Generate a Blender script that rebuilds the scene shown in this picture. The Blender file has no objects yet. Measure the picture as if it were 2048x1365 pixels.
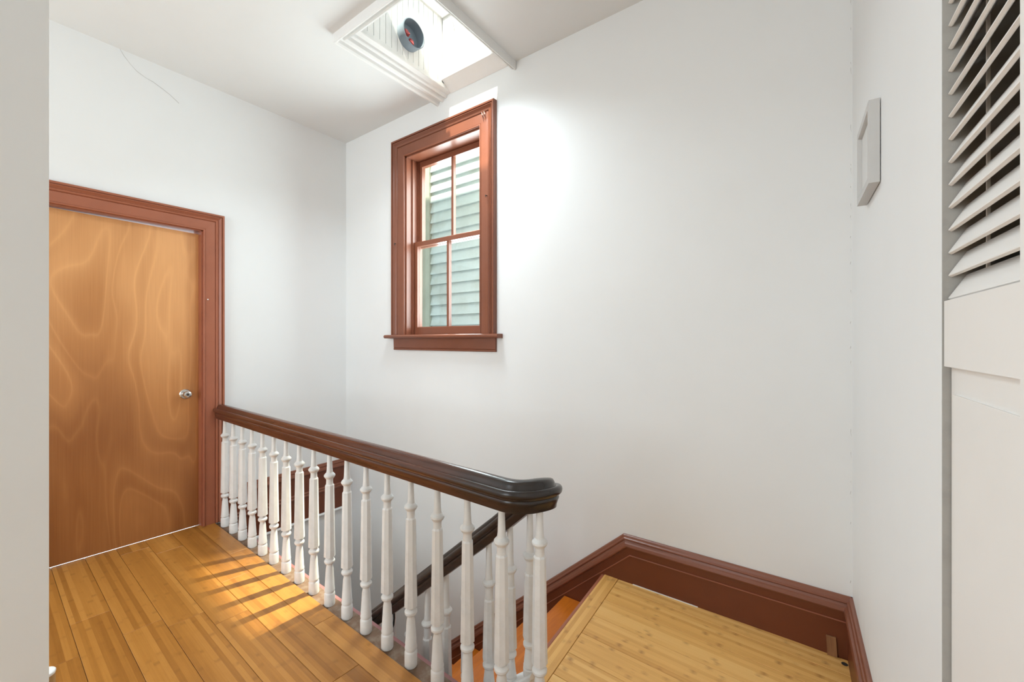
import bpy, math, random
from mathutils import Vector, Matrix
random.seed(7)
scene = bpy.context.scene
C = scene.collection

# ------------------------------------------------------------------ camera, world, sun, large lights, exposure
FPX, YAW, CAMH, CX, CY = 838.0, math.radians(36.1), 1.27, 1024.0, 681.0
cam_d = bpy.data.cameras.new('camera')
cam = bpy.data.objects.new('camera', cam_d); C.objects.link(cam)
cam.location = (0, 0, CAMH); cam.rotation_euler = (math.pi / 2, 0, YAW)
cam_d.sensor_width = 36.0; cam_d.lens = FPX / 2048 * 36.0
cam_d.shift_y = (CY - 682.5) / 2048; cam_d.clip_start = 0.02
scene.camera = cam

world = bpy.data.worlds.new('sky'); scene.world = world; world.use_nodes = True
bg = world.node_tree.nodes['Background']
bg.inputs[0].default_value = (0.86, 0.94, 1.0, 1); bg.inputs[1].default_value = 2.2

SUN_DIR = Vector((-0.12, 0.62, -1.0)).normalized()
def light(name, kind, loc, direction, energy, color, **kw):
    d = bpy.data.lights.new(name, kind); o = bpy.data.objects.new(name, d); C.objects.link(o)
    o.location = loc; o.rotation_euler = Vector(direction).to_track_quat('-Z', 'Y').to_euler()
    d.energy = energy; d.color = color
    for k, v in kw.items(): setattr(d, k, v)
    return o
light('sun', 'SUN', (-2, 0, 8), SUN_DIR, 20.0, (1.0, 0.90, 0.76), angle=math.radians(1.5))
light('skylight_daylight', 'AREA', (-1.85, 1.62, 2.985), (0, 0, -1), 24, (0.82, 0.935, 1.0), shape='RECTANGLE', size=0.44, size_y=0.36, spread=math.radians(140))
light('window_daylight', 'AREA', (-2.2, 2.46, 2.02), (0, -1, -0.02), 54, (0.86, 0.95, 1.0), shape='RECTANGLE', size=0.7, size_y=1.25)
light('rear_fill_light', 'AREA', (-2.1, -2.5, 1.65), (0.0, 1, 0.02), 74, (0.87, 0.955, 1.0), shape='RECTANGLE', size=2.4, size_y=1.9)  # added fill behind the viewer, not a known window
# added spot outside the window, standing in for sun mirrored by its panes
light('sun_glint_standin', 'SPOT', (-1.86, 2.84, 3.62), (-0.26, -1.86, -3.62), 3400, (1.0, 0.88, 0.66), spot_size=math.radians(23), spot_blend=1.0, shadow_soft_size=0.028)

vs = scene.view_settings
vs.view_transform = 'Standard'; vs.look = 'None'; vs.gamma = 1.0; vs.use_curve_mapping = False; vs.exposure = -0.31
scene.cycles.use_denoising = True
scene.cycles.max_bounces = 9; scene.cycles.diffuse_bounces = 6; scene.cycles.glossy_bounces = 3
scene.cycles.adaptive_threshold = 0.05

# ------------------------------------------------------------------ materials
MATS = {}
class NT:
    def __init__(s, name):
        s.m = bpy.data.materials.new(name); s.m.use_nodes = True; s.t = s.m.node_tree
        s.b = s.t.nodes['Principled BSDF']; MATS[name] = s.m
    def n(s, typ, **kw):
        nd = s.t.nodes.new('ShaderNode' + typ)
        for k, v in kw.items(): setattr(nd, k, v)
        return nd
    def l(s, a, b): s.t.links.new(a, b)
    def coord(s, scale=(1, 1, 1), kind='Object', loc=(0, 0, 0), rot=(0, 0, 0)):
        tc = s.n('TexCoord'); mp = s.n('Mapping')
        s.l(tc.outputs[kind], mp.inputs[0]); mp.inputs['Scale'].default_value = scale
        mp.inputs['Location'].default_value = loc; mp.inputs['Rotation'].default_value = rot
        return mp.outputs[0]
    def noise(s, vec, scale, detail=3, rough=0.5, dist=0.0):
        nd = s.n('TexNoise'); nd.inputs['Scale'].default_value = scale; nd.inputs['Detail'].default_value = detail
        nd.inputs['Roughness'].default_value = rough; nd.inputs['Distortion'].default_value = dist
        s.l(vec, nd.inputs['Vector']); return nd.outputs[0]
    def ramp(s, fac, stops):
        r = s.n('ValToRGB'); e = r.color_ramp.elements
        while len(e) < len(stops): e.new(0.5)
        for i, (p, c) in enumerate(stops):
            e[i].position = p; e[i].color = (*c, 1) if len(c) == 3 else c
        s.l(fac, r.inputs[0]); return r.outputs[0]
    def math(s, op, a, b=None, c=None):
        m = s.n('Math', operation=op)
        for i, v in enumerate((a, b, c)):
            if v is None: continue
            if isinstance(v, (int, float)): m.inputs[i].default_value = v
            else: s.l(v, m.inputs[i])
        return m.outputs[0]
    def mix(s, fac, a, b, blend='MIX'):
        m = s.n('Mix', data_type='RGBA', blend_type=blend)
        for i, v in ((0, fac), (6, a), (7, b)):
            if isinstance(v, (int, float)): m.inputs[i].default_value = v
            elif isinstance(v, tuple): m.inputs[i].default_value = (*v, 1)
            else: s.l(v, m.inputs[i])
        return m.outputs[2]
    def col(s, v):
        if isinstance(v, tuple): s.b.inputs['Base Color'].default_value = (*v, 1)
        else: s.l(v, s.b.inputs['Base Color'])
    def rough(s, v): s.b.inputs['Roughness'].default_value = v
    def bump(s, h, strength=0.1, dist=0.002):
        b = s.n('Bump'); b.inputs['Strength'].default_value = strength; b.inputs['Distance'].default_value = dist
        s.l(h, b.inputs['Height']); s.l(b.outputs[0], s.b.inputs['Normal'])

def paint(name, base, dirt, rough=0.5, dscale=3.0, amount=0.5, bump=0.08):
    m = NT(name); v = m.coord(kind='Object')
    n1 = m.noise(v, dscale, 5, 0.6); n2 = m.noise(v, 90, 2)
    m.col(m.mix(m.ramp(n1, [(0.45, (0, 0, 0)), (0.8, (amount,) * 3)]), base, dirt)); m.rough(rough)
    m.bump(m.math('ADD', n1, m.math('MULTIPLY', n2, 0.25)), bump, 0.003); return m.m
paint('wall_paint', (0.79, 0.80, 0.80), (0.72, 0.72, 0.715), 0.55, 1.6, 0.35, 0.15)
paint('ceiling_paint', (0.75, 0.755, 0.75), (0.67, 0.665, 0.655), 0.6, 1.2, 0.4, 0.15)
paint('white_gloss', (0.82, 0.82, 0.81), (0.62, 0.60, 0.57), 0.4, 9.0, 0.35, 0.15)
paint('baluster_white', (0.78, 0.775, 0.76), (0.45, 0.43, 0.40), 0.38, 14.0, 0.4, 0.2)
paint('door_white', (0.78, 0.76, 0.735), (0.70, 0.68, 0.65), 0.5, 4.0, 0.4, 0.05)
paint('shaded_dusty_grey', (0.36, 0.345, 0.32), (0.28, 0.27, 0.25), 0.7, 30.0, 0.8, 0.1)  # shade of the closet jamb put into the colour, with some dust
paint('panel_white', (0.66, 0.66, 0.65), (0.60, 0.60, 0.59), 0.45, 5.0, 0.3, 0.03)
paint('frame_shaded_white', (0.55, 0.545, 0.535), (0.50, 0.49, 0.48), 0.45, 5.0, 0.3, 0.03)  # greyed: shade on the frame's near side is put into this colour
paint('brown_trim', (0.34, 0.113, 0.060), (0.25, 0.080, 0.042), 0.34, 5.0, 0.5, 0.12)
paint('window_brown', (0.215, 0.072, 0.038), (0.155, 0.050, 0.026), 0.34, 5.0, 0.5, 0.12)
paint('trim_white', (0.80, 0.80, 0.79), (0.70, 0.69, 0.67), 0.45, 6.0, 0.35, 0.1)
paint('skirt_brown', (0.15, 0.036, 0.012), (0.10, 0.024, 0.008), 0.38, 4.0, 0.6, 0.12)
paint('pink_paint', (0.33, 0.14, 0.135), (0.24, 0.10, 0.095), 0.5, 6.0, 0.5, 0.1)
paint('old_subfloor', (0.15, 0.085, 0.05), (0.27, 0.22, 0.17), 0.8, 22.0, 0.9, 0.5)
paint('dark_iron', (0.03, 0.028, 0.026), (0.06, 0.05, 0.045), 0.5, 10, 0.4)
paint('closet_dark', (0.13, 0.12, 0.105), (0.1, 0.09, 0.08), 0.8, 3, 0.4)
paint('siding_paint', (0.52, 0.585, 0.575), (0.33, 0.34, 0.28), 0.6, 5.0, 0.7, 0.15)
paint('corner_board_paint', (0.36, 0.38, 0.30), (0.26, 0.28, 0.22), 0.6, 6.0, 0.6)
paint('pipe_grey', (0.22, 0.27, 0.32), (0.17, 0.21, 0.25), 0.45, 9, 0.4)
paint('red_cloth', (0.42, 0.07, 0.07), (0.28, 0.05, 0.05), 0.7, 20, 0.5)
paint('roof_grey', (0.3, 0.3, 0.3), (0.2, 0.2, 0.2), 0.8, 4, 0.5)
paint('crack_grey', (0.42, 0.40, 0.37), (0.3, 0.28, 0.26), 0.8, 10, 0.5)
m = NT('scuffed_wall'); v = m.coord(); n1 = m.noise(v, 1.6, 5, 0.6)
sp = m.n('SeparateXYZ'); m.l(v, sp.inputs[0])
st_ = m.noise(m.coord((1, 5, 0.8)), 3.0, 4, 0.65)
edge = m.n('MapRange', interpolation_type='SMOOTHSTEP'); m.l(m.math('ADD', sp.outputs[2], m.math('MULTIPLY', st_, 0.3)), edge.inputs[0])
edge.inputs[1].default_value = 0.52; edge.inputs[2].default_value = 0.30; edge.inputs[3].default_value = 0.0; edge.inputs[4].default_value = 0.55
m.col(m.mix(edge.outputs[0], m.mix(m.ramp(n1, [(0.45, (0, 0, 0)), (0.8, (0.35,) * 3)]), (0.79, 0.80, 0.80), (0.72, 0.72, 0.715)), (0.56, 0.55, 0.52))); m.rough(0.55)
m.bump(n1, 0.15, 0.003)
m = NT('chrome'); m.col((0.62, 0.6, 0.57)); m.b.inputs['Metallic'].default_value = 1.0; m.rough(0.25)
m.bump(m.noise(m.coord(), 60), 0.03, 0.001)

m = NT('glass')                       # thin sheet glass: see-through with a faint reflection
m.t.nodes.remove(m.b)
tr = m.n('BsdfTransparent'); tr.inputs[0].default_value = (0.93, 0.96, 0.95, 1)
gl = m.n('BsdfGlossy'); gl.inputs['Roughness'].default_value = 0.03
lw = m.n('LayerWeight'); lw.inputs[0].default_value = 0.5
fr = m.math('MULTIPLY_ADD', m.math('POWER', lw.outputs['Facing'], 4.0), 0.5, 0.045)
ms = m.n('MixShader'); m.l(fr, ms.inputs[0]); m.l(tr.outputs[0], ms.inputs[1]); m.l(gl.outputs[0], ms.inputs[2])
m.l(ms.outputs[0], m.t.nodes['Material Output'].inputs[0])

# rotary-cut veneer of the flush door
m = NT('door_veneer'); v = m.coord((1, 1.0, 0.30), loc=(0, 0.4, 0.3))
n = m.noise(v, 2.7, 2.0, 0.35, 0.5)
saw = m.math('FRACT', m.math('MULTIPLY', n, 11.0))
thin = m.math('POWER', m.math('SUBTRACT', 1.0, m.math('ABSOLUTE', m.math('MULTIPLY_ADD', saw, 2.0, -1.0))), 5.0)
bands = m.math('MULTIPLY_ADD', m.math('SINE', m.math('MULTIPLY', n, 42.0)), 0.22, m.math('MULTIPLY', thin, 0.75))
fine = m.noise(m.coord((1, 70, 1.2)), 3.0, 3)
big = m.noise(m.coord((1, 1.5, 0.45), loc=(0, 3, 1.6)), 1.5, 2)
tc = m.n('TexCoord'); sp = m.n('SeparateXYZ'); m.l(tc.outputs['Object'], sp.inputs[0])
flitch = m.n('MapRange', interpolation_type='SMOOTHSTEP'); m.l(m.math('ADD', sp.outputs[2], m.math('MULTIPLY', n, 0.9)), flitch.inputs[0])   # paler sapwood in the upper half of the sheet
flitch.inputs[1].default_value = 0.9; flitch.inputs[2].default_value = 2.1; flitch.inputs[3].default_value = 0.0; flitch.inputs[4].default_value = 0.42
t = m.math('ADD', m.math('MULTIPLY', bands, 0.13), m.math('ADD', m.math('MULTIPLY_ADD', big, 0.42, flitch.outputs[0]), m.math('MULTIPLY', fine, 0.12)))
m.col(m.ramp(t, [(0.24, (0.27, 0.095, 0.024)), (0.52, (0.47, 0.20, 0.062)), (0.80, (0.72, 0.36, 0.14))])); m.rough(0.36)
m.bump(fine, 0.04, 0.001)

# bamboo strip flooring; each board is its own object with its own random tone
def bamboo(name, dark, mid, lite, node, amount):
    m = NT(name)
    tc = m.n('TexCoord'); sp = m.n('SeparateXYZ'); m.l(tc.outputs['Object'], sp.inputs[0])
    oi = m.n('ObjectInfo'); rnd = oi.outputs['Random']
    strip = m.math('FLOOR', m.math('ADD', m.math('DIVIDE', sp.outputs[1], 0.0192), 0.5))
    key = m.n('CombineXYZ'); m.l(strip, key.inputs[0]); m.l(m.math('MULTIPLY', rnd, 371.0), key.inputs[1])
    wn = m.n('TexWhiteNoise', noise_dimensions='3D'); m.l(key.outputs[0], wn.inputs['Vector'])
    val = wn.outputs['Value']
    u = m.math('ADD', sp.outputs[0], m.math('MULTIPLY', val, 3.1))
    ph = m.math('FRACT', m.math('DIVIDE', u, 0.27))
    nodeb = m.math('SUBTRACT', 1.0, m.math('MULTIPLY', m.math('ABSOLUTE', m.math('SUBTRACT', ph, 0.5)), 15.0))
    nodeb = m.math('MAXIMUM', nodeb, 0.0)
    cb = m.n('CombineXYZ'); m.l(m.math('MULTIPLY', u, 3.0), cb.inputs[0]); m.l(m.math('MULTIPLY', sp.outputs[1], 160.0), cb.inputs[1])
    m.l(m.math('MULTIPLY', rnd, 50.0), cb.inputs[2])
    grain = m.noise(cb.outputs[0], 1.0, 4, 0.6)
    cb2 = m.n('CombineXYZ'); m.l(m.math('MULTIPLY', u, 9.0), cb2.inputs[0]); m.l(m.math('MULTIPLY', sp.outputs[1], 30.0), cb2.inputs[1]); m.l(rnd, cb2.inputs[2])
    blot = m.noise(cb2.outputs[0], 1.0, 3, 0.6)
    tone = m.math('ADD', m.math('MULTIPLY', val, 0.40), m.math('ADD', m.math('MULTIPLY', grain, 0.34), m.math('ADD', m.math('MULTIPLY', rnd, 0.22), m.math('MULTIPLY', blot, 0.16))))
    base = m.ramp(tone, [(0.25, dark), (0.55, mid), (0.88, lite)])
    nf = m.math('MULTIPLY', nodeb, m.math('MULTIPLY', m.ramp(blot, [(0.40, (0, 0, 0)), (0.62, (1, 1, 1))]), amount))
    m.col(m.mix(nf, base, node)); m.rough(0.36); m.bump(grain, 0.05, 0.0006)
bamboo('bamboo_hall', (0.29, 0.112, 0.018), (0.41, 0.172, 0.031), (0.53, 0.245, 0.055), (0.19, 0.07, 0.012), 0.45)
bamboo('bamboo_landing', (0.58, 0.29, 0.075), (0.72, 0.395, 0.118), (0.80, 0.49, 0.175), (0.33, 0.15, 0.04), 0.75)

def wood(name, dark, lite, rough, stretch, scale=6.0):
    m = NT(name); v = m.coord(stretch)
    n1 = m.noise(v, scale, 5, 0.6, 0.6)
    m.col(m.ramp(n1, [(0.3, dark), (0.7, lite)])); m.rough(rough); m.bump(n1, 0.06, 0.001)
wood('tread_wood', (0.47, 0.115, 0.008), (0.64, 0.18, 0.014), 0.30, (6, 0.8, 6))
wood('riser_brown', (0.10, 0.032, 0.02), (0.14, 0.046, 0.028), 0.4, (1, 1, 1))
wood('shim_wood', (0.19, 0.075, 0.028), (0.34, 0.16, 0.06), 0.6, (14, 14, 1.2))
wood('post_wood', (0.30, 0.16, 0.06), (0.45, 0.27, 0.11), 0.5, (8, 8, 1))
# mahogany handrail, worn almost black towards the turned end
m = NT('handrail_wood'); v = m.coord((0.6, 9, 9))
n1 = m.noise(v, 5, 5, 0.6, 0.4)
tc = m.n('TexCoord'); sp = m.n('SeparateXYZ'); m.l(tc.outputs['Object'], sp.inputs[0])
worn = m.n('MapRange'); m.l(m.math('ADD', sp.outputs[0], m.math('MULTIPLY', m.noise(m.coord((1, 3, 3)), 5, 3), 0.35)), worn.inputs[0])
worn.inputs[1].default_value = -1.05; worn.inputs[2].default_value = -0.58
c1 = m.ramp(n1, [(0.3, (0.055, 0.017, 0.009)), (0.7, (0.125, 0.042, 0.022))])
m.col(m.mix(worn.outputs[0], c1, (0.022, 0.016, 0.013))); m.rough(0.24); m.bump(n1, 0.05, 0.001)
wood('stair_rail_wood', (0.018, 0.011, 0.008), (0.045, 0.023, 0.015), 0.3, (1, 9, 9))

# ------------------------------------------------------------------ mesh helpers
def mesh_obj(name, verts, faces, mat, parent=None, smooth=False, sharp=None):
    me = bpy.data.meshes.new(name); me.from_pydata([tuple(v) for v in verts], [], faces); me.update()
    me.materials.append(MATS[mat])
    o = bpy.data.objects.new(name, me); C.objects.link(o)
    if parent: o.parent = parent
    if smooth:
        for p in me.polygons: p.use_smooth = True
        if sharp is not None: me.set_sharp_from_angle(angle=math.radians(sharp))
    return o
def fix_normals(o):
    import bmesh
    bm = bmesh.new(); bm.from_mesh(o.data); bmesh.ops.recalc_face_normals(bm, faces=bm.faces); bm.to_mesh(o.data); bm.free(); return o
def empty(name, loc=(0, 0, 0)):
    o = bpy.data.objects.new(name, None); C.objects.link(o); o.location = loc; return o
def tag(o, label, cat=None, kind=None, group=None):
    if label: o['label'] = label
    if cat: o['category'] = cat
    if kind: o['kind'] = kind
    if group: o['group'] = group
    return o
BF = [(0, 3, 2, 1), (4, 5, 6, 7), (0, 1, 5, 4), (1, 2, 6, 5), (2, 3, 7, 6), (3, 0, 4, 7)]
def box(name, x0, x1, y0, y1, z0, z1, mat, parent=None, T=None, cham=0.0):
    if cham:
        c = cham; v = []
        for z, i in ((z0, 0), (z1 - c, 0), (z1, c)):
            v += [(x0 + i, y0 + i, z), (x1 - i, y0 + i, z), (x1 - i, y1 - i, z), (x0 + i, y1 - i, z)]
        f = [(0, 3, 2, 1), (8, 9, 10, 11)]
        for k in (0, 4): f += [(k + i, k + (i + 1) % 4, k + 4 + (i + 1) % 4, k + 4 + i) for i in range(4)]
    else:
        v = [(x0, y0, z0), (x1, y0, z0), (x1, y1, z0), (x0, y1, z0), (x0, y0, z1), (x1, y0, z1), (x1, y1, z1), (x0, y1, z1)]; f = BF
    if T: v = [T(*p) for p in v]
    return fix_normals(mesh_obj(name, v, f, mat, parent))
def slab(name, us, vs_, holes, w0, w1, P, mat, parent=None):
    """flat slab in (u, v) with thickness w0..w1 and rectangular holes; P maps (u, v, w) to a point"""
    us = sorted(set(us + [h[i] for h in holes for i in (0, 1)])); vs_ = sorted(set(vs_ + [h[i] for h in holes for i in (2, 3)]))
    nu, nv = len(us), len(vs_)
    solid = lambda i, j: 0 <= i < nu - 1 and 0 <= j < nv - 1 and not any(h[0] - 1e-6 <= us[i] and us[i + 1] <= h[1] + 1e-6 and h[2] - 1e-6 <= vs_[j] and vs_[j + 1] <= h[3] + 1e-6 for h in holes)
    V = [P(u, v, w) for w in (w0, w1) for u in us for v in vs_]
    idx = lambda i, j, k: k * nu * nv + i * nv + j
    F = []
    for i in range(nu - 1):
        for j in range(nv - 1):
            if not solid(i, j): continue
            for k in (0, 1): F.append((idx(i, j, k), idx(i + 1, j, k), idx(i + 1, j + 1, k), idx(i, j + 1, k)))
            for di, dj, a, b in ((-1, 0, (i, j), (i, j + 1)), (1, 0, (i + 1, j), (i + 1, j + 1)), (0, -1, (i, j), (i + 1, j)), (0, 1, (i, j + 1), (i + 1, j + 1))):
                if not solid(i + di, j + dj): F.append((idx(*a, 0), idx(*b, 0), idx(*b, 1), idx(*a, 1)))
    return fix_normals(mesh_obj(name, V, F, mat, parent))
def rings_mesh(name, rings, mat, parent=None, closed_ring=True, caps=True, smooth=True, sharp=35):
    """skin a list of rings (lists of points, equal count)"""
    n = len(rings[0]); V = [p for r in rings for p in r]; F = []
    for k in range(len(rings) - 1):
        for i in range(n if closed_ring else n - 1):
            a, b = k * n + i, k * n + (i + 1) % n
            F.append((a, b, b + n, a + n))
    if caps: F += [tuple(range(n - 1, -1, -1)), tuple((len(rings) - 1) * n + i for i in range(n))]
    o = mesh_obj(name, V, F, mat, parent); fix_normals(o)
    if smooth:
        for p in o.data.polygons: p.use_smooth = True
        o.data.set_sharp_from_angle(angle=math.radians(sharp))
    return o
def lathe_data(name, prof, mat, seg=16, octagon=False):
    rings = []
    for r, z in prof:
        ring = []
        for i in range(seg):
            a = 2 * math.pi * i / seg + math.pi / 8
            rr = r * (math.cos(math.pi / 8) if octagon and i % 2 else 1.0)
            ring.append((rr * math.cos(a), rr * math.sin(a), z))
        rings.append(ring)
    o = rings_mesh(name, rings, mat, sharp=28 if not octagon else 20); me = o.data; bpy.data.objects.remove(o); return me
def tube(name, pts, r, mat, parent=None, seg=8):
    rings = []
    for i, p in enumerate(pts):
        p = Vector(p); d = (Vector(pts[min(i + 1, len(pts) - 1)]) - Vector(pts[max(i - 1, 0)])).normalized()
        a = d.orthogonal().normalized() if i == 0 else (a - d * a.dot(d)).normalized()
        b = d.cross(a)
        rings.append([p + (a * math.cos(2 * math.pi * k / seg) + b * math.sin(2 * math.pi * k / seg)) * r for k in range(seg)])
    return rings_mesh(name, rings, mat, parent)
def link_mesh(name, me, loc, parent=None, rotz=0.0):
    o = bpy.data.objects.new(name, me); C.objects.link(o); o.location = loc; o.rotation_euler.z = rotz
    if parent: o.parent = parent
    return o

# ------------------------------------------------------------------ measures of the place (metres; hall floor is z = 0)
XL, YB, ZC = -3.397, 2.147, 3.027          # left wall, back wall, ceiling
COR = Vector((0.113, 2.147))               # corner of back wall and right wall
RT = Vector((0.0418, -0.9991)); RN = Vector((-0.9991, -0.0418))   # along the right wall towards the room, and out of it
def RW(s, n, z): p = COR + RT * s + RN * n; return (p.x, p.y, z)
SLANT = 0.0338; NRM = math.hypot(1, SLANT)  # the boards and the balustrade run slightly askew to the walls
def FL(u, v, z=0.0): return Vector(((u + SLANT * v) / NRM, (v - SLANT * u) / NRM, z))
FROT = -math.atan(SLANT)
ZLOW = -2.6

# ------------------------------------------------------------------ structure
wl = slab('wall_left', [-2.72, 2.35], [ZLOW, ZC], [(0.25, 1.068, -0.04, 2.02)], XL, XL - 0.14, lambda u, v, w: (w, u, v), 'wall_paint')
tag(wl, 'white painted wall around the wooden flush door, with a fine crack near the ceiling', 'wall', 'structure')
wb = slab('wall_back', [XL - 0.14, 0.25], [ZLOW, 3.72], [(-2.59, -1.823, 1.30, 2.70)], YB, YB + 0.158, lambda u, v, w: (u, w, v), 'wall_paint')
tag(wb, 'long white painted wall with the brown sash window above the stairs', 'wall', 'structure')
wr = slab('wall_right', [0.0, 4.75], [-0.35, ZC], [(1.188, 1.95, -0.02, 2.12)], 0.0, -0.12, lambda u, v, w: RW(u, w, v), 'scuffed_wall')
tag(wr, 'white painted wall with the small square frame, beside the louvred closet', 'wall', 'structure')
wf = box('wall_front', -1.50, -1.10, -0.03, 0.1165, -0.02, ZC, 'wall_paint')  # wall shortened to a pier so the rear fill reaches the hall
tag(wf, 'end of a white wall, cut short to let light past, at the edge of the hall opening', 'wall', 'structure')
wr2 = slab('wall_rear', [XL, 0.45], [-0.02, ZC], [(-3.3, -0.9, 0.65, 2.65)], -2.6, -2.72, lambda u, v, w: (u, w, v), 'wall_paint')  # unseen opening, made up for light from the rear
tag(wr2, 'white room wall behind the viewer with a wide opening added to let light in', 'wall', 'structure')
SKX0, SKX1, SKY0, SKY1 = -2.10, -1.60, 1.42, 2.06
ce = slab('ceiling', [-3.54, 0.46], [-2.72, YB], [(SKX0 - 0.016, SKX1 + 0.016, SKY0 - 0.021, YB)], ZC, ZC + 0.08, lambda u, v, w: (u, v, w), 'ceiling_paint')
tag(ce, 'off-white painted ceiling with a square skylight opening', 'ceiling', 'structure')
# subfloor: hall + landing around the stairwell
sub = empty('floor'); tag(sub, 'golden bamboo plank floor of the hall and the stair landing', 'floor', 'structure')
def poly_slab(name, pts, z0, z1, mat, parent):
    n = len(pts); V = [(p[0], p[1], z0) for p in pts] + [(p[0], p[1], z1) for p in pts]
    F = [tuple(range(n - 1, -1, -1)), tuple(range(n, 2 * n))] + [(i, (i + 1) % n, (i + 1) % n + n, i + n) for i in range(n)]
    return fix_normals(mesh_obj(name, V, F, mat, parent))
e0, e1 = FL(-3.45, 1.10), FL(-0.86, 1.10)
poly_slab('subfloor', [(XL - 0.1, -0.02), (0.20, -0.02), (0.17, YB), (-0.905, YB), (-0.80, 1.20), (e1.x, e1.y), (e0.x, e0.y)], -0.2, -0.016, 'old_subfloor', sub)
box('room_floor', XL, 0.36, -2.6, -0.02, -0.2, 0.0, 'bamboo_landing', sub)
# planks
def plank(u0, u1, v0, v1, mat):
    g = 0.0007; L, W = (u1 - u0) / 2 - g, (v1 - v0) / 2 - g
    o = box('plank', -L, L, -W, W, -0.014, 0.0, mat, sub, cham=0.0012)
    p = FL((u0 + u1) / 2, (v0 + v1) / 2); o.location = (p.x, p.y, random.uniform(-0.0004, 0.0)); o.rotation_euler.z = FROT
rowv = [-0.012, 0.122, 0.256, 0.389, 0.522, 0.656, 0.789, 0.923, 1.022]
joints = [[-2.9, -1.75, -0.7], [-2.41, -1.35, -0.4], [-2.7, -1.6, -0.5], [-2.43, -1.5, -0.45], [-3.34, -2.34, -1.3, -0.3],
          [-3.196, -2.195, -1.15, -0.2], [-2.55, -1.484, -0.55], [-2.85, -1.84, -1.05]]
for r, js in enumerate(joints):
    last = r == len(joints) - 1
    cuts = [-3.47] + js + [-0.86 if last else 0.13]
    for a, b in zip(cuts, cuts[1:]):
        plank(a, b, rowv[r], rowv[r + 1], 'bamboo_hall')
# landing rows, stopping at the border board
def bord(v): return -0.858 - 0.088 * (v - 1.328)           # seam of the border board, in u
lv = [1.022, 1.09, 1.223, 1.354, 1.484, 1.619, 1.757, 1.897, 2.03, 2.128]
for r in range(len(lv) - 1):
    va, vb = lv[r], lv[r + 1]; start = bord((va + vb) / 2) if vb > 1.13 else -0.72
    j = random.uniform(-0.35, -0.05) if r in (0, 1, 2) else None
    segs = [start, 0.105 + (1.9 - va) * 0.05] if j is None else [start, j, 0.105 + (1.9 - va) * 0.05]
    for a, b in zip(segs, segs[1:]):
        g = 0.0007; V = []
        sa, sb = (bord(va), bord(vb)) if (a == start and vb > 1.13) else (a, a)
        for z, i in ((-0.014, 0), (-0.0012, 0), (0.0, 0.0012)):
            V += [FL(sa + g + i, va + g + i, z), FL(b - g - i, va + g + i, z), FL(b - g - i, vb - g - i, z), FL(sb + g + i, vb - g - i, z)]
        c = FL((a + b) / 2, (va + vb) / 2); R = Matrix.Rotation(-FROT, 3, 'Z')
        F = [(0, 3, 2, 1), (8, 9, 10, 11)]
        for k in (0, 4): F += [(k + i, k + (i + 1) % 4, k + 4 + (i + 1) % 4, k + 4 + i) for i in range(4)]
        o = fix_normals(mesh_obj('plank', [R @ (p - c) for p in V], F, 'bamboo_landing', sub)); o.location = c; o.rotation_euler.z = FROT
# border board at the stair head and its nosing
def edge_board(name, off0, off1, z0, z1, mat):
    ang = math.atan2(FL(bord(2.128), 2.128).y - FL(bord(1.19), 1.19).y, FL(bord(2.128), 2.128).x - FL(bord(1.19), 1.19).x)
    A, B = FL(bord(1.19), 1.19), FL(bord(2.135), 2.135); Lg = (B - A).length
    o = box(name, 0, Lg, off0, off1, z0, z1, mat, sub, cham=0.0015); o.location = (A.x, A.y, 0); o.rotation_euler.z = ang
    return o
edge_board('border_plank', 0.001, 0.078, -0.014, 0.001, 'bamboo_landing')
edge_board('stair_nosing', 0.079, 0.094, -0.035, -0.002, 'brown_trim')
# rough strip under the balusters, gap and pink edge
for nm, v0, v1, z0, z1, mt in (('edge_strip', 1.024, 1.099, -0.03, -0.010, 'old_subfloor'), ('edge_nosing', 1.108, 1.128, -0.06, -0.026, 'pink_paint')):
    a, b = FL(-3.40, v0), FL(-0.84, v0); L = (b - a).length
    o = box(nm, 0, L, 0, v1 - v0, z0, z1, mt, sub, cham=0.002); o.location = (a.x, a.y, 0); o.rotation_euler.z = FROT
o = mesh_obj('floor_plug', [(0.011 * math.cos(t * math.pi / 8), 0.011 * math.sin(t * math.pi / 8), 0.0008) for t in range(16)], [tuple(range(16))], 'dark_iron', sub)
o.location = (0.086, 2.094, 0)
box('filler_strip', -0.775, -0.46, YB - 0.0215, YB - 0.0178, 0.0, 0.003, 'white_gloss', sub)
# stairwell walls below the floor
a, b = FL(-3.45, 1.105), FL(-0.80, 1.105)
sw = box('wall_stairwell', 0, (b - a).length, -0.08, 0, ZLOW, -0.2, 'wall_paint'); sw.location = (a.x, a.y, 0); sw.rotation_euler.z = FROT
tag(sw, 'white stairwell wall below the hall floor edge', 'wall', 'structure')
se = box('wall_under_landing', -0.70, -0.6, 1.1, YB, ZLOW, -0.2, 'wall_paint'); tag(se, 'white wall closing the stairwell under the landing', 'wall', 'structure')
fl2 = box('floor_lower', XL, -0.6, 1.0, YB, ZLOW - 0.1, ZLOW, 'bamboo_hall'); tag(fl2, 'wooden floor at the foot of the stairs', 'floor', 'structure')

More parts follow.
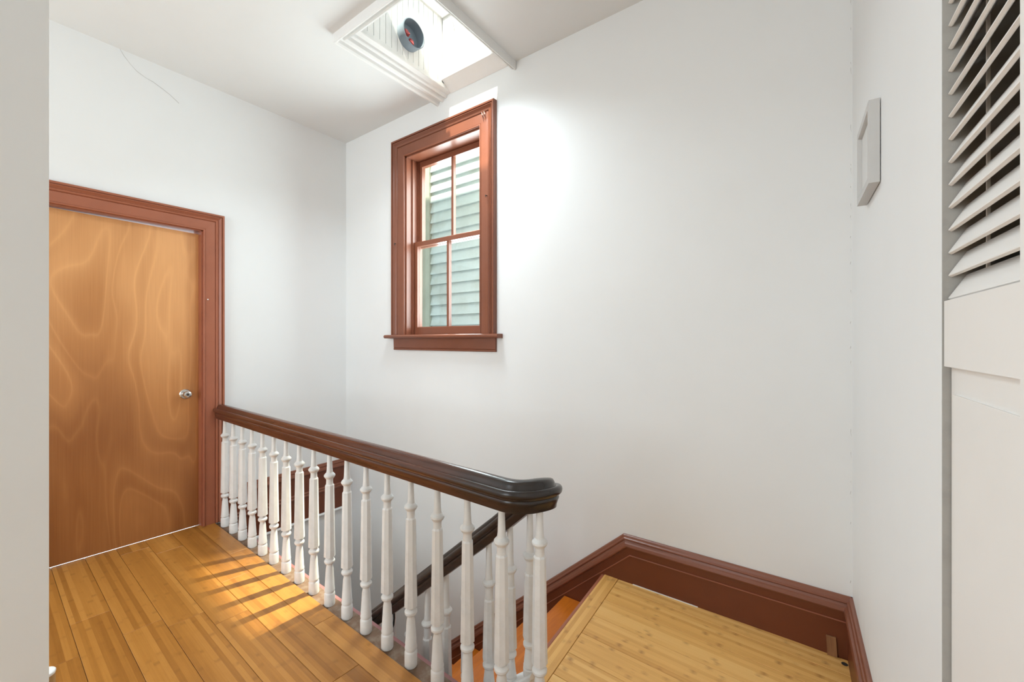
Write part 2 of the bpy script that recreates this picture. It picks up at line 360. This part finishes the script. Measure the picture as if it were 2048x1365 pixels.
# ------------------------------------------------------------------ mouldings
def casing(root, P, a0, a1, zb, zt, prof, mat, names=('side_casing', 'head_casing', 'side_casing')):
    """mitred casing round an opening a0..a1, zb..zt; prof = (outward, proud)"""
    def member(nm, A, B):
        rings = [[P(*A(w, h)) for w, h in prof], [P(*B(w, h)) for w, h in prof]]
        return rings_mesh(nm, rings, mat, root, closed_ring=True, sharp=30)
    member(names[0], lambda w, h: (a0 - w, h, zb), lambda w, h: (a0 - w, h, zt + w))
    member(names[1], lambda w, h: (a0 - w, h, zt + w), lambda w, h: (a1 + w, h, zt + w))
    member(names[2], lambda w, h: (a1 + w, h, zb), lambda w, h: (a1 + w, h, zt + w))
CPROF = [(0, 0), (0, 0.013), (0.003, 0.018), (0.009, 0.018), (0.012, 0.0135), (0.015, 0.015), (0.068, 0.016), (0.071, 0.012), (0.075, 0.019), (0.083, 0.022),
         (0.087, 0.016), (0.094, 0.020), (0.101, 0.029), (0.104, 0.030), (0.106, 0.024), (0.109, 0.024), (0.110, 0.032), (0.120, 0.033), (0.122, 0.030), (0.122, 0)]
# door 1: flush wooden door in the left wall
d1 = empty('door_1', (XL, 0.66, 0)); tag(d1, 'brown veneer flush door in moulded red-brown casing', 'door', 'structure')
d1.location = (0, 0, 0)
casing(d1, lambda a, h, z: (XL + h, a, z), 0.25, 1.068, 0.0, 2.02, CPROF, 'brown_trim')
Vd = [(0.262, 0.0075), (1.060, -0.002), (1.060, 2.000), (0.262, 2.012)]
# slab hangs a little out of square: light shows above it at the latch side and below it at the hinge side
pts = [(XL - 0.050 - t, y, z) for t in (0, 0.035) for y, z in Vd]
slabd = fix_normals(mesh_obj('door_slab', pts, BF, 'door_veneer', d1))
for nm, y0, y1, z0, z1 in (('door_jamb', 0.25, 0.2605, 0, 2.02), ('door_jamb', 1.0605, 1.0683, 0, 2.02), ('head_jamb', 0.25, 1.068, 2.0145, 2.02)):
    box(nm, XL - 0.14, XL + 0.001, y0, y1, z0, z1, 'brown_trim', d1)
def x_lathe(name, prof, loc, mat, parent, seg=20):
    rings = [[(loc[0] + x, loc[1] + r * math.cos(2 * math.pi * i / seg), loc[2] + r * math.sin(2 * math.pi * i / seg)) for i in range(seg)] for r, x in prof]
    return rings_mesh(name, rings, mat, parent)
KN = (XL - 0.050, 0.985, 0.907)
kn = x_lathe('door_knob', [(0.009, 0.004), (0.009, 0.022), (0.014, 0.026), (0.021, 0.034), (0.0235, 0.044), (0.021, 0.053), (0.013, 0.056), (0.012, 0.0535), (0.0005, 0.0535)], KN, 'chrome', d1)
x_lathe('rosette', [(0.033, 0), (0.033, 0.003), (0.029, 0.007), (0.012, 0.009), (0.0005, 0.009)], KN, 'chrome', kn)
x_lathe('keyhole', [(0.008, 0.0536), (0.0078, 0.0552), (0.0005, 0.0552)], KN, 'dark_iron', kn, 12)
x_lathe('nail', [(0.004, 0.015), (0.004, 0.021), (0.0005, 0.022)], (XL, 1.093, 1.55), 'white_gloss', d1, 8)

# window 1
w1 = empty('window_1'); tag(w1, 'red-brown painted double-hung sash window with four panes', 'window', 'structure')
WX0, WX1, WZ0, WZ1 = -2.59, -1.823, 1.31, 2.70
PW = lambda a, h, z: (a, YB - h, z)
WPROF = [(w * 0.135 / 0.122, h * 1.1) for w, h in CPROF]
casing(w1, PW, WX0, WX1, WZ0, WZ1, WPROF, 'window_brown')
# stool with a rounded nose, and apron
nose = [(0.0, 0.0), (-0.045, 0.0), (-0.055, 0.003), (-0.060, 0.010), (-0.060, 0.018), (-0.055, 0.025), (-0.045, 0.028), (0.11, 0.028), (0.11, 0.0)]
rings_mesh('window_stool', [[(x, YB + y, 1.284 + z) for y, z in nose] for x in (-2.785, -1.640)], 'window_brown', w1, sharp=40)
apr = [(0, 0), (-0.014, 0), (-0.017, 0.004), (-0.017, 0.012), (-0.013, 0.015), (-0.016, 0.018), (-0.018, 0.09), (0, 0.09)]
rings_mesh('window_apron', [[(x, YB + y, 1.194 + z) for y, z in apr] for x in (-2.715, -1.688)], 'window_brown', w1, sharp=25)
for x0, x1, z0, z1 in ((WX0, WX0 + 0.012, WZ0, WZ1), (WX1 - 0.012, WX1, WZ0, WZ1), (WX0, WX1, WZ1 - 0.012, WZ1)):
    box('window_jamb', x0, x1, YB, YB + 0.158, z0, z1, 'window_brown', w1)
for x0, x1 in ((WX0 + 0.012, WX0 + 0.024), (WX1 - 0.024, WX1 - 0.012)):        # stop beads
    box('stop_bead', x0, x1, YB + 0.052, YB + 0.066, WZ0, WZ1 - 0.012, 'window_brown', w1, cham=0.003)
    box('parting_bead', x0, x1, YB + 0.108, YB + 0.116, WZ0, WZ1 - 0.012, 'window_brown', w1)
def sash(nm, y0, y1, z0, z1, st, top, bot, mun):
    s = box(nm, WX0 + 0.013, WX0 + 0.013 + st, y0, y1, z0, z1, 'window_brown', w1)      # the mesh is one stile, the rest are its pieces
    xa, xb = WX0 + 0.013, WX1 - 0.013; xm = (xa + xb) / 2
    box('stile', xb - st, xb, y0, y1, z0, z1, 'window_brown', s)
    box('top_rail', xa + st, xb - st, y0, y1, z1 - top, z1, 'window_brown', s, cham=0.003)
    box('bottom_rail', xa + st, xb - st, y0, y1, z0, z0 + bot, 'window_brown', s, cham=0.004)
    box('muntin', xm - mun / 2, xm + mun / 2, y0 + 0.004, y1 - 0.004, z0 + bot, z1 - top, 'window_brown', s)
    for a, b in ((xa + st, xm - mun / 2), (xm + mun / 2, xb - st)):
        box('pane', a, b, (y0 + y1) / 2 + 0.004, (y0 + y1) / 2 + 0.007, z0 + bot, z1 - top, 'glass', s)
sash('lower_sash', YB + 0.070, YB + 0.106, 1.312, 2.040, 0.042, 0.036, 0.062, 0.022)
sash('upper_sash', YB + 0.118, YB + 0.152, 2.004, 2.688, 0.042, 0.045, 0.036, 0.022)
for x, z, h in ((-2.68, 2.03, 0.02), (-1.755, 2.22, 0.02)):                     # little curtain hooks left on the casing
    tube('hook', [(x, YB - 0.016, z), (x, YB - 0.036, z), (x + 0.006, YB - 0.042, z - 0.006), (x + 0.008, YB - 0.040, z - 0.016)], 0.0028, 'dark_iron', w1, 6)
for x in (-1.783, -1.765):
    tube('bracket_hook', [(x, YB - 0.016, 2.775), (x - 0.003, YB - 0.034, 2.77), (x + 0.002, YB - 0.037, 2.75), (x, YB - 0.022, 2.735)], 0.003, 'window_brown', w1, 6)

# skylight
w2 = empty('window_2'); tag(w2, 'white skylight shaft with bead-board lining and moulded ceiling trim', 'skylight', 'structure')
inner = [(SKX0, SKY0), (SKX1, SKY0), (SKX1, SKY1), (SKX0, SKY1)]
outer = [(-2.245, 1.335), (-1.532, 1.335), (-1.532, YB - 0.001), (-2.245, YB - 0.001)]
TP = [(0, 0.03), (0.0, 0.004), (0.02, 0.0), (0.26, -0.004), (0.28, -0.018), (0.33, -0.024), (0.40, -0.022), (0.43, -0.012), (0.47, -0.014), (0.50, -0.034), (0.56, -0.042), (0.62, -0.040), (0.65, -0.026), (0.80, -0.030), (0.83, -0.046), (0.88, -0.054), (0.95, -0.054), (1.0, -0.046), (1.0, 0.0)]
for i, j in ((0, 1), (1, 2), (3, 0)):                                 # side boards butt against the wall
    nm = 'trim_board'
    def pt(k, t, h): return (inner[k][0] * (1 - t) + outer[k][0] * t, YB - 0.001 if k > 1 else inner[k][1] * (1 - t) + outer[k][1] * t, ZC + h)
    rings_mesh(nm, [[pt(i, t, h) for t, h in TP], [pt(j, t, h) for t, h in TP]], 'trim_white', w2, sharp=25)
ZS = 3.495
N = 15; bw = (SKY1 - SKY0) / N                                          # bead-board on the side wall
for i in range(N):
    y0 = SKY0 + i * bw
    box('bead_board', SKX0 - 0.015, SKX0, y0 + 0.0015, y0 + bw - 0.0015, ZC + 0.003, ZS, 'white_gloss', w2,
        T=None).location.x = random.uniform(-0.0008, 0.0008)
for i in range(N):
    y0 = SKY0 + i * bw
    box('bead_board', SKX1, SKX1 + 0.015, y0 + 0.0015, y0 + bw - 0.0015, ZC + 0.003, ZS, 'white_gloss', w2)
xs = [SKX0, -2.012, -1.93, -1.80, -1.68, SKX1]
for a, b in zip(xs, xs[1:]):
    box('shaft_board', a + 0.001, b - 0.001, SKY1, SKY1 + 0.02, ZC + 0.10, ZS, 'white_gloss', w2)
    box('shaft_board', a + 0.001, b - 0.001, SKY0 - 0.02, SKY0, ZC + 0.003, ZS, 'white_gloss', w2)
box('shaft_base_board', SKX0, SKX1, SKY1 - 0.004, SKY1 + 0.02, ZC + 0.046, ZC + 0.0995, 'white_gloss', w2, cham=0.003)
rings_mesh('sloping_board', [[(x, y, z) for y, z in ((SKY1 - 0.006, ZC + 0.062), (SKY1 - 0.006, ZC + 0.046), (YB - 0.001, ZC - 0.006), (YB - 0.001, ZC + 0.062))] for x in (SKX0 - 0.0005, SKX1 + 0.0005)], 'trim_white', w2, smooth=False)
for x0, x1, y0, y1 in ((SKX0 - 0.10, SKX0 - 0.016, SKY0 - 0.1, SKY1 + 0.1), (SKX1 + 0.016, SKX1 + 0.1, SKY0 - 0.1, SKY1 + 0.1), (SKX0 - 0.016, SKX1 + 0.016, SKY0 - 0.1, SKY0 - 0.021), (SKX0 - 0.016, SKX1 + 0.016, SKY1 + 0.021, SKY1 + 0.1)):
    box('shaft_curb', x0, x1, y0, y1, ZC + 0.08, ZS + 0.03, 'white_gloss', w2)
slab('skylight_frame', [SKX0 - 0.05, SKX1 + 0.05], [SKY0 - 0.05, SKY1 + 0.05], [(SKX0 + 0.012, SKX1 - 0.012, SKY0 + 0.012, SKY1 - 0.012)], ZS + 0.001, ZS + 0.045, lambda u, v, w: (u, v, w), 'white_gloss', w2)
box('pane', SKX0, SKX1, SKY0, SKY1, ZS + 0.0455, ZS + 0.0485, 'glass', w2)
tube('loose_wire', [(-2.0, SKY1 - 0.004, ZS - 0.002), (-2.0, SKY1 - 0.01, ZS - 0.05), (-1.985, SKY1 - 0.005, ZS - 0.10), (-1.98, SKY1 - 0.004, ZS - 0.14)], 0.0012, 'dark_iron', w2, 5)
vp = empty('vent_pipe'); tag(vp, 'short grey round vent pipe sticking out of the skylight side wall', 'pipe')
VC = (SKX0, 1.756, 3.190)
x_lathe('pipe_collar', [(0.083, 0.0), (0.086, 0.062), (0.081, 0.064), (0.077, 0.004), (0.0005, 0.003)], VC, 'pipe_grey', vp, 32)
for k, (dy, dz, rot) in enumerate(((-0.046, -0.012, 0.4), (-0.006, -0.052, -0.3))):
    o = fix_normals(mesh_obj('red_rag', [(0.004, -0.022, -0.014), (0.004, 0.02, -0.02), (0.006, 0.012, 0.022), (0.006, -0.014, 0.026), (0.026, -0.016, -0.012), (0.03, 0.012, -0.014), (0.02, 0.006, 0.014), (0.02, -0.008, 0.016)], BF, 'red_cloth', vp))
    o.location = (VC[0] + 0.030, VC[1] + dy, VC[2] + dz); o.rotation_euler.x = rot

# skirting boards: profile (down from the top line, proud of the wall)
SK = [(0, 0), (0, 0.006), (0.004, 0.012), (0.014, 0.015), (0.017, 0.019), (0.022, 0.020), (0.027, 0.016), (0.036, 0.020), (0.040, 0.027), (0.052, 0.030), (0.058, 0.027), (0.061, 0.018)]
SKB = [(0.0605, 0.0), (0.0605, 0.0172), (0.262, 0.0172), (0.262, 0)]
SKL = [(0.098, 0.0172), (0.098, 0.0195), (0.100, 0.0215), (0.103, 0.0195), (0.103, 0.0172)]
TAN = 0.87; TH = math.atan(TAN)
def back_skirt(name, prof, mat, parent, part):
    A = (-0.83, 0.246)
    def at(d, where):
        if where == 'apex': return (A[0] + d * math.tan(TH / 2), A[1] - d)
        if where == 'corner': return (0.112, A[1] - d)
        x = -3.30; return (x + d * math.sin(TH), A[1] - (A[0] - x) * TAN - d * math.cos(TH))
    ends = ('corner', 'apex') if part == 'level' else ('apex', 'foot')
    rings = []
    for e in ends:
        rings.append([(at(d, e)[0], YB - h, at(d, e)[1]) for d, h in prof])
    return rings_mesh(name, rings, mat, parent, sharp=25)
bb = empty('baseboard_back'); tag(bb, 'dark brown moulded skirting along the landing and down the stairs', 'skirting', 'structure')
for part in ('level', 'raking'):
    back_skirt('cap_moulding', SK + [(0.061, 0)], 'window_brown', bb, part)
    back_skirt('skirting_board', SKB, 'skirt_brown', bb, part)
    back_skirt('bead_moulding', SKL, 'brown_trim', bb, part)  # lighter brown stands in for light on the bead's top edge
br = empty('baseboard_right'); tag(br, 'red-brown moulded skirting at the foot of the right wall', 'skirting', 'structure')
for prof, nm, mt in ((SK + [(0.061, 0)], 'cap_moulding', 'window_brown'), (SKB, 'skirting_board', 'skirt_brown')):
    rings_mesh(nm, [[RW(s, h, 0.246 - d) for d, h in prof] for s in (0.0, 1.186)], mt, br, sharp=25)
bl = empty('baseboard_left'); tag(bl, 'brown skirting and fascia along the stairwell end wall', 'skirting', 'structure')
def yrun(nm, prof, mt): rings_mesh(nm, [[(XL + h, y, z) for z, h in prof] for y in (1.205, YB - 0.001)], mt, bl, sharp=25)
yrun('cap_moulding', [(0.224 - d, h) for d, h in SK] + [(0.163, 0)], 'window_brown')
yrun('skirting_board', [(0.1635, 0), (0.1635, 0.0172), (0.028, 0.0172), (0.028, 0)], 'skirt_brown')
yrun('floor_moulding', [(0.0275, 0), (0.0275, 0.02), (0.018, 0.026), (0.006, 0.022), (-0.004, 0.028), (-0.014, 0.022), (-0.014, 0)], 'window_brown')
yrun('fascia', [(-0.0145, 0), (-0.0145, 0.016), (-0.19, 0.016), (-0.19, 0)], 'skirt_brown')
yrun('white_bead', [(-0.1905, 0), (-0.1905, 0.018), (-0.203, 0.026), (-0.215, 0.018), (-0.222, 0.012), (-0.222, 0)], 'white_gloss')

# fine cracks in the plaster
def ribbon(nm, pts, w, P, parent):
    V, F = [], []
    for i, (a, b) in enumerate(pts):
        ww = w * (0.6 + 0.6 * random.random()); V += [P(a, b - ww), P(a + ww * 0.6, b + ww)]
        if i: F.append((2 * i - 2, 2 * i - 1, 2 * i + 1, 2 * i))
    return mesh_obj(nm, V, F, 'crack_grey', parent)
def onXL(px, py):
    u, v = (px - CX) / FPX, (CY - py) / FPX; rx, ry = -math.sin(YAW) + u * math.cos(YAW), math.cos(YAW) + u * math.sin(YAW)
    t = XL / rx; return (ry * t, CAMH + v * t)
cr = [(238, 95), (248, 112), (262, 130), (274, 143), (290, 155), (306, 164), (325, 178), (340, 190), (358, 207)]
ribbon('plaster_crack', [onXL(*p) for p in cr], 0.0011, lambda a, b: (XL + 0.0006, a, b), wl)
cz = 0.26
for k in range(46):
    z0 = 0.28 + k * 0.058 + random.uniform(0, 0.03); n = random.choice((0.004, 0.006, 0.008, 0.003))
    if random.random() < 0.45: continue
    ln = random.uniform(0.008, 0.03)
    ribbon('plaster_crack', [(0.0, z0), (n * 0.4, z0 + ln / 2), (0.001, z0 + ln)], 0.0012, lambda a, b: (COR.x - 0.004 - a, YB - 0.0006, b), wb)

# ------------------------------------------------------------------ closet door (right), louvred
d2 = empty('door_2'); tag(d2, 'white louvred closet door with solid lower panel', 'door', 'structure')
S0, S1, S2 = 1.192, 1.463, 1.512
box('mid_rail', S0, S1, -0.026, -0.002, 1.228, 1.333, 'door_white', d2, T=RW)
box('door_stile', S1 + 0.0005, S2, -0.030, -0.0015, 0.012, 2.05, 'door_white', d2, T=RW)
lp = box('lower_panel', S0, S1, -0.026, -0.0105, 0.012, 1.2275, 'door_white', d2, T=RW)
box('raised_field', S0 + 0.02, S1 - 0.004, -0.0105, -0.0075, 0.06, 1.185, 'door_white', lp, T=RW)
box('door_jamb', 1.1882, 1.1895, -0.118, -0.0005, 0.0, 2.12, 'shaded_dusty_grey', d2, T=RW)  # thin strip added over the jamb, its grey carrying shade as well as dust
nsl = 19
for i in range(nsl):
    z = 1.337 + i * 0.0365
    th, dn, dz = 0.0062, -0.022, 0.038
    L = math.hypot(dn, dz); a = (dn / L, dz / L); q = (a[1], -a[0])          # along the slat, and its outward-down normal
    base = (-0.0062, z)
    prof = []
    for t, k in ((0, 0.15), (0.0015, 0.0), (L - 0.0015, 0.0), (L, 0.2), (L, 0.8), (L - 0.0015, 1.0), (0.0015, 1.0), (0, 0.8)):
        prof.append((base[0] + a[0] * t - q[0] * th * k, base[1] + a[1] * t - q[1] * th * k))
    rings_mesh('slat', [[RW(s, n, zz) for n, zz in prof] for s in (S0, S1)], 'door_white', d2, sharp=20)
box('louvre_rod', S0 + 0.082, S0 + 0.086, -0.030, -0.0265, 1.335, 2.03, 'door_white', d2, T=RW)
box('top_rail', S0, S1, -0.026, -0.002, 1.337 + nsl * 0.0365 + 0.004, 2.05, 'door_white', d2, T=RW)
box('second_leaf', S2 + 0.004, 1.945, -0.030, -0.002, 0.012, 2.05, 'door_white', d2, T=RW)
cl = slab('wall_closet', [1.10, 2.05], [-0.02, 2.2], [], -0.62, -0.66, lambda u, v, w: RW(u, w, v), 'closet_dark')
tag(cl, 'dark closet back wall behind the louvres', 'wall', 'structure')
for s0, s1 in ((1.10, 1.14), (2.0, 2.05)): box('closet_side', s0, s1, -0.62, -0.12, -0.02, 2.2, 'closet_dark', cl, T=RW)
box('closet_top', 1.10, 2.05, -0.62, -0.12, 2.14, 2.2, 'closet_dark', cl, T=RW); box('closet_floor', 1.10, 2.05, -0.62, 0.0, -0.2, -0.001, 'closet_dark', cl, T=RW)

# ------------------------------------------------------------------ framed panel on the right wall
fr_ = empty('wall_frame'); tag(fr_, 'small square pale frame hung on the white wall', 'picture frame')
A0, A1, B0, B1, TK = 0.392, 0.635, 1.703, 1.932, 0.026
PR = [(0, 0.002), (0, TK), (0.020, TK), (0.0225, TK - 0.008), (0.0225, 0.002)]
cor4 = lambda w: [(A0 + w, B0 + w), (A1 - w, B0 + w), (A1 - w, B1 - w), (A0 + w, B1 - w)]
for i in range(4):
    j = (i + 1) % 4
    rings_mesh('frame_side', [[RW(cor4(w)[k][0], h, cor4(w)[k][1]) for w, h in PR] for k in (i, j)], 'frame_shaded_white', fr_, sharp=20)
box('panel', A0 + 0.023, A1 - 0.023, 0.004, TK - 0.010, B0 + 0.023, B1 - 0.023, 'panel_white', fr_, T=RW)

# ------------------------------------------------------------------ stairs
st = empty('staircase'); tag(st, 'orange-varnished wooden stair flight going down along the back wall', 'staircase')
RISE, RUN = 0.2, 0.2335
for n in range(1, 12):
    z = -RISE * n; xn = -0.945 - RUN * n
    if xn < -3.36: break
    box('tread', xn, xn + RUN + 0.045, 1.30, YB - 0.018, z - 0.03, z, 'tread_wood', st, cham=0.004)
    xr = -0.912 if n == 1 else xn + RUN + 0.022
    box('riser', xr, xr + 0.02, 1.30, YB - 0.018, z + 0.0005, z + RISE - (0.2 if False else 0.031), 'riser_brown', st)
SSL = 0.851
capz = lambda x: -0.095 + SSL * (x + 1.032)
def rake(name, prof, x0, x1, mat, parent):
    return rings_mesh(name, [[(x, y, capz(x) + z) for y, z in prof] for x in (x0, x1)], mat, parent, sharp=25)
rake('stringer', [(1.243, -0.62), (1.243, -0.021), (1.298, -0.021), (1.298, -0.62)], -3.35, -0.835, 'baluster_white', st)
rake('stringer_cap', [(1.232, -0.020), (1.232, -0.006), (1.238, 0), (1.303, 0), (1.309, -0.006), (1.309, -0.020)], -3.35, -0.82, 'white_gloss', st)

# ------------------------------------------------------------------ balustrades
def baluster_meshes(prefix, zb, r2, o0, o1, r1, top):
    """turned baluster: base block, lower taper, ring, eight-sided shaft, ring, slim neck"""
    mt = 'baluster_white'; D = {}
    k = r2 - zb
    D['base'] = lathe_data(prefix + 'base', [(0.0225, zb), (0.0247, zb + 0.004), (0.0247, zb + 0.27 * k), (0.0228, zb + 0.295 * k), (0.0205, zb + 0.305 * k), (0.0205, zb + 0.325 * k), (0.0238, zb + 0.335 * k), (0.0240, zb + 0.36 * k), (0.0228, zb + 0.38 * k), (0.0172, zb + 0.83 * k), (0.0155, zb + 0.87 * k), (0.0145, zb + 0.90 * k)], mt, 20)
    D['lower_ring'] = lathe_data(prefix + 'ring', [(0.0145, zb + 0.90 * k), (0.0140, r2 - 0.014), (0.0205, r2 - 0.010), (0.0245, r2 - 0.003), (0.0245, r2 + 0.004), (0.0205, r2 + 0.010), (0.0150, r2 + 0.013), (0.0145, o0)], mt, 20)
    D['shaft'] = lathe_data(prefix + 'shaft', [(0.0190, o0), (0.0262, o0 + 0.004), (0.0250, o0 + 0.05), (0.0205, o1 - 0.006), (0.0165, o1)], mt, 16, True)
    D['upper_ring'] = lathe_data(prefix + 'uring', [(0.0160, o1), (0.0150, r1 - 0.022), (0.0165, r1 - 0.015), (0.0215, r1 - 0.010), (0.0258, r1 - 0.002), (0.0250, r1 + 0.004), (0.0200, r1 + 0.010), (0.0150, r1 + 0.015)], mt, 20)
    D['neck'] = lathe_data(prefix + 'neck', [(0.0150, r1 + 0.015), (0.0130, r1 + 0.03), (0.0102, top - 0.004), (0.0100, top)], mt, 20)
    return D
LEVEL = baluster_meshes('level_', -0.011, 0.202, 0.222, 0.575, 0.616, 0.735)
STAIR = baluster_meshes('stair_', -0.012, 0.105, 0.125, 0.362, 0.423, 0.600)
def place_baluster(D, loc, root, rz):
    s = link_mesh('baluster', D['shaft'], loc, root, rz)
    for k in ('base', 'lower_ring', 'upper_ring', 'neck'):
        link_mesh(k, D[k], (0, 0, 0), s)
    return s
HALF = [(0.0, 0.096), (0.010, 0.0955), (0.018, 0.092), (0.0230, 0.084), (0.0255, 0.0745), (0.0280, 0.0712), (0.032, 0.0722), (0.037, 0.0745), (0.043, 0.0735), (0.048, 0.068), (0.050, 0.060), (0.048, 0.051), (0.043, 0.045), (0.038, 0.043),
        (0.0365, 0.040), (0.0385, 0.036), (0.0385, 0.031), (0.035, 0.022), (0.031, 0.010), (0.030, 0.0)]
PROFILE = HALF + [(-x, z) for x, z in reversed(HALF[1:])]
def rail(name, path, mat, parent):
    rings = []
    for i, p in enumerate(path):
        p = Vector(p); d = Vector(path[min(i + 1, len(path) - 1)]) - Vector(path[max(i - 1, 0)])
        t = Vector((d.x, d.y, 0)).normalized(); side = Vector((-t.y, t.x, 0))
        rings.append([p + side * x + Vector((0, 0, z)) for x, z in PROFILE])
    return rings_mesh(name, rings, mat, parent, sharp=40)
lb = empty('stair_balustrade'); tag(lb, 'white turned balusters under a mahogany handrail that curls round and rakes down the stairs', 'railing')
ZR = 0.727
lineY = lambda x: 1.162 - SLANT * (x + 3.2)
RC = 0.088; ARX = -0.812; ay = lineY(ARX)
path = [(x, lineY(x), ZR) for x in [-3.366 + i * (ARX + 3.366) / 12 for i in range(13)]]
for k in range(1, 25):
    a = math.pi * k / 24
    z = ZR - 0.055 * max(0.0, (a - math.pi * 0.35) / (math.pi * 0.65)) ** 1.7
    path.append((ARX + RC * math.sin(a), ay + RC * (1 - math.cos(a)), z))
rail('handrail', path, 'handrail_wood', lb)
for x in [-3.292 + i * (3.292 - 0.831) / 16 for i in range(17)]:
    place_baluster(LEVEL, (x, lineY(x), 0), lb, FROT)
ab = math.radians(76); place_baluster(LEVEL, (ARX + RC * math.sin(ab), ay + RC * (1 - math.cos(ab)), 0), lb, 0.2)
sb = lb
YS = ay + 2 * RC
zs = lambda x: capz(x) + 0.57
p0 = path[-1]; x1 = ARX
sp_ = [(x1, YS, p0[2])]
for i in range(1, 14):
    x = x1 - i * 0.19; sp_.append((x, YS, zs(x)))
rail('raking_handrail', sp_, 'stair_rail_wood', sb)
xx = -0.841; k = 0
while xx > -2.6:
    place_baluster(STAIR, (xx, YS + 0.006, capz(xx)), sb, 0.0)
    xx -= (0.089, 0.102)[k] if k < 2 else 0.1158; k += 1
tube('iron_bracket', [(-1.600, YS, 0.012), (-1.585, YS - 0.01, -0.02), (-1.588, YS - 0.012, -0.05), (-1.61, YS - 0.01, -0.09), (-1.625, YS, -0.14)], 0.0045, 'dark_iron', sb, 8)

# ------------------------------------------------------------------ small things
sh = box('wood_shim', -0.016, 0.016, -0.005, 0.005, 0, 0.074, 'shim_wood', cham=0.001)
sh.location = (0.048, YB - 0.0262, 0.001); sh.rotation_euler = (-0.06, -0.06, 0)
tag(sh, 'small raw wood offcut leaning on the skirting in the landing corner', 'wood block')
po = empty('floor_post', (-1.75, 0.176, 0)); tag(po, 'short wooden post with a white cap behind the partition edge', 'post')
link_mesh('stem', lathe_data('post_stem', [(0.022, 0.0), (0.022, 0.331)], 'post_wood', 24), (0, 0, 0), po)
link_mesh('cap', lathe_data('post_cap', [(0.0222, 0.331), (0.0228, 0.333), (0.0228, 0.338), (0.021, 0.340), (0.0005, 0.341)], 'white_gloss', 24), (0, 0, 0), po)

# ------------------------------------------------------------------ outside the window
nb = empty('neighbouring_house'); tag(nb, 'pale blue-green clapboard house wall just outside the window', 'building')
YN = 2.95
box('wall_core', -4.6, 0.2, YN + 0.03, YN + 0.15, -0.5, 4.3, 'siding_paint', nb)
for i in range(33):
    z = 0.9 + i * 0.1035
    pr = [(YN + 0.03, z), (YN - 0.010, z), (YN + 0.020, z + 0.112), (YN + 0.03, z + 0.112)]
    rings_mesh('clapboard', [[(x, y, zz) for y, zz in pr] for x in (-3.17, 0.2)], 'siding_paint', nb, smooth=False)
box('corner_board', -3.29, -3.172, YN - 0.02, YN + 0.03, -0.5, 4.3, 'corner_board_paint', nb)
rf = slab('roof', [-3.6, 0.5], [-4.4, 2.42], [(SKX0 - 0.12, SKX1 + 0.12, SKY0 - 0.12, SKY1 + 0.12)], ZS - 0.22, ZS - 0.16, lambda u, v, w: (u, v, w), 'roof_grey')  # unseen rear overhang lengthened to keep sun out of the rear opening
tag(rf, 'flat grey roof around the skylight, with an added rear overhang against the sun', 'roof', 'structure')
bpy.context.view_layer.update()
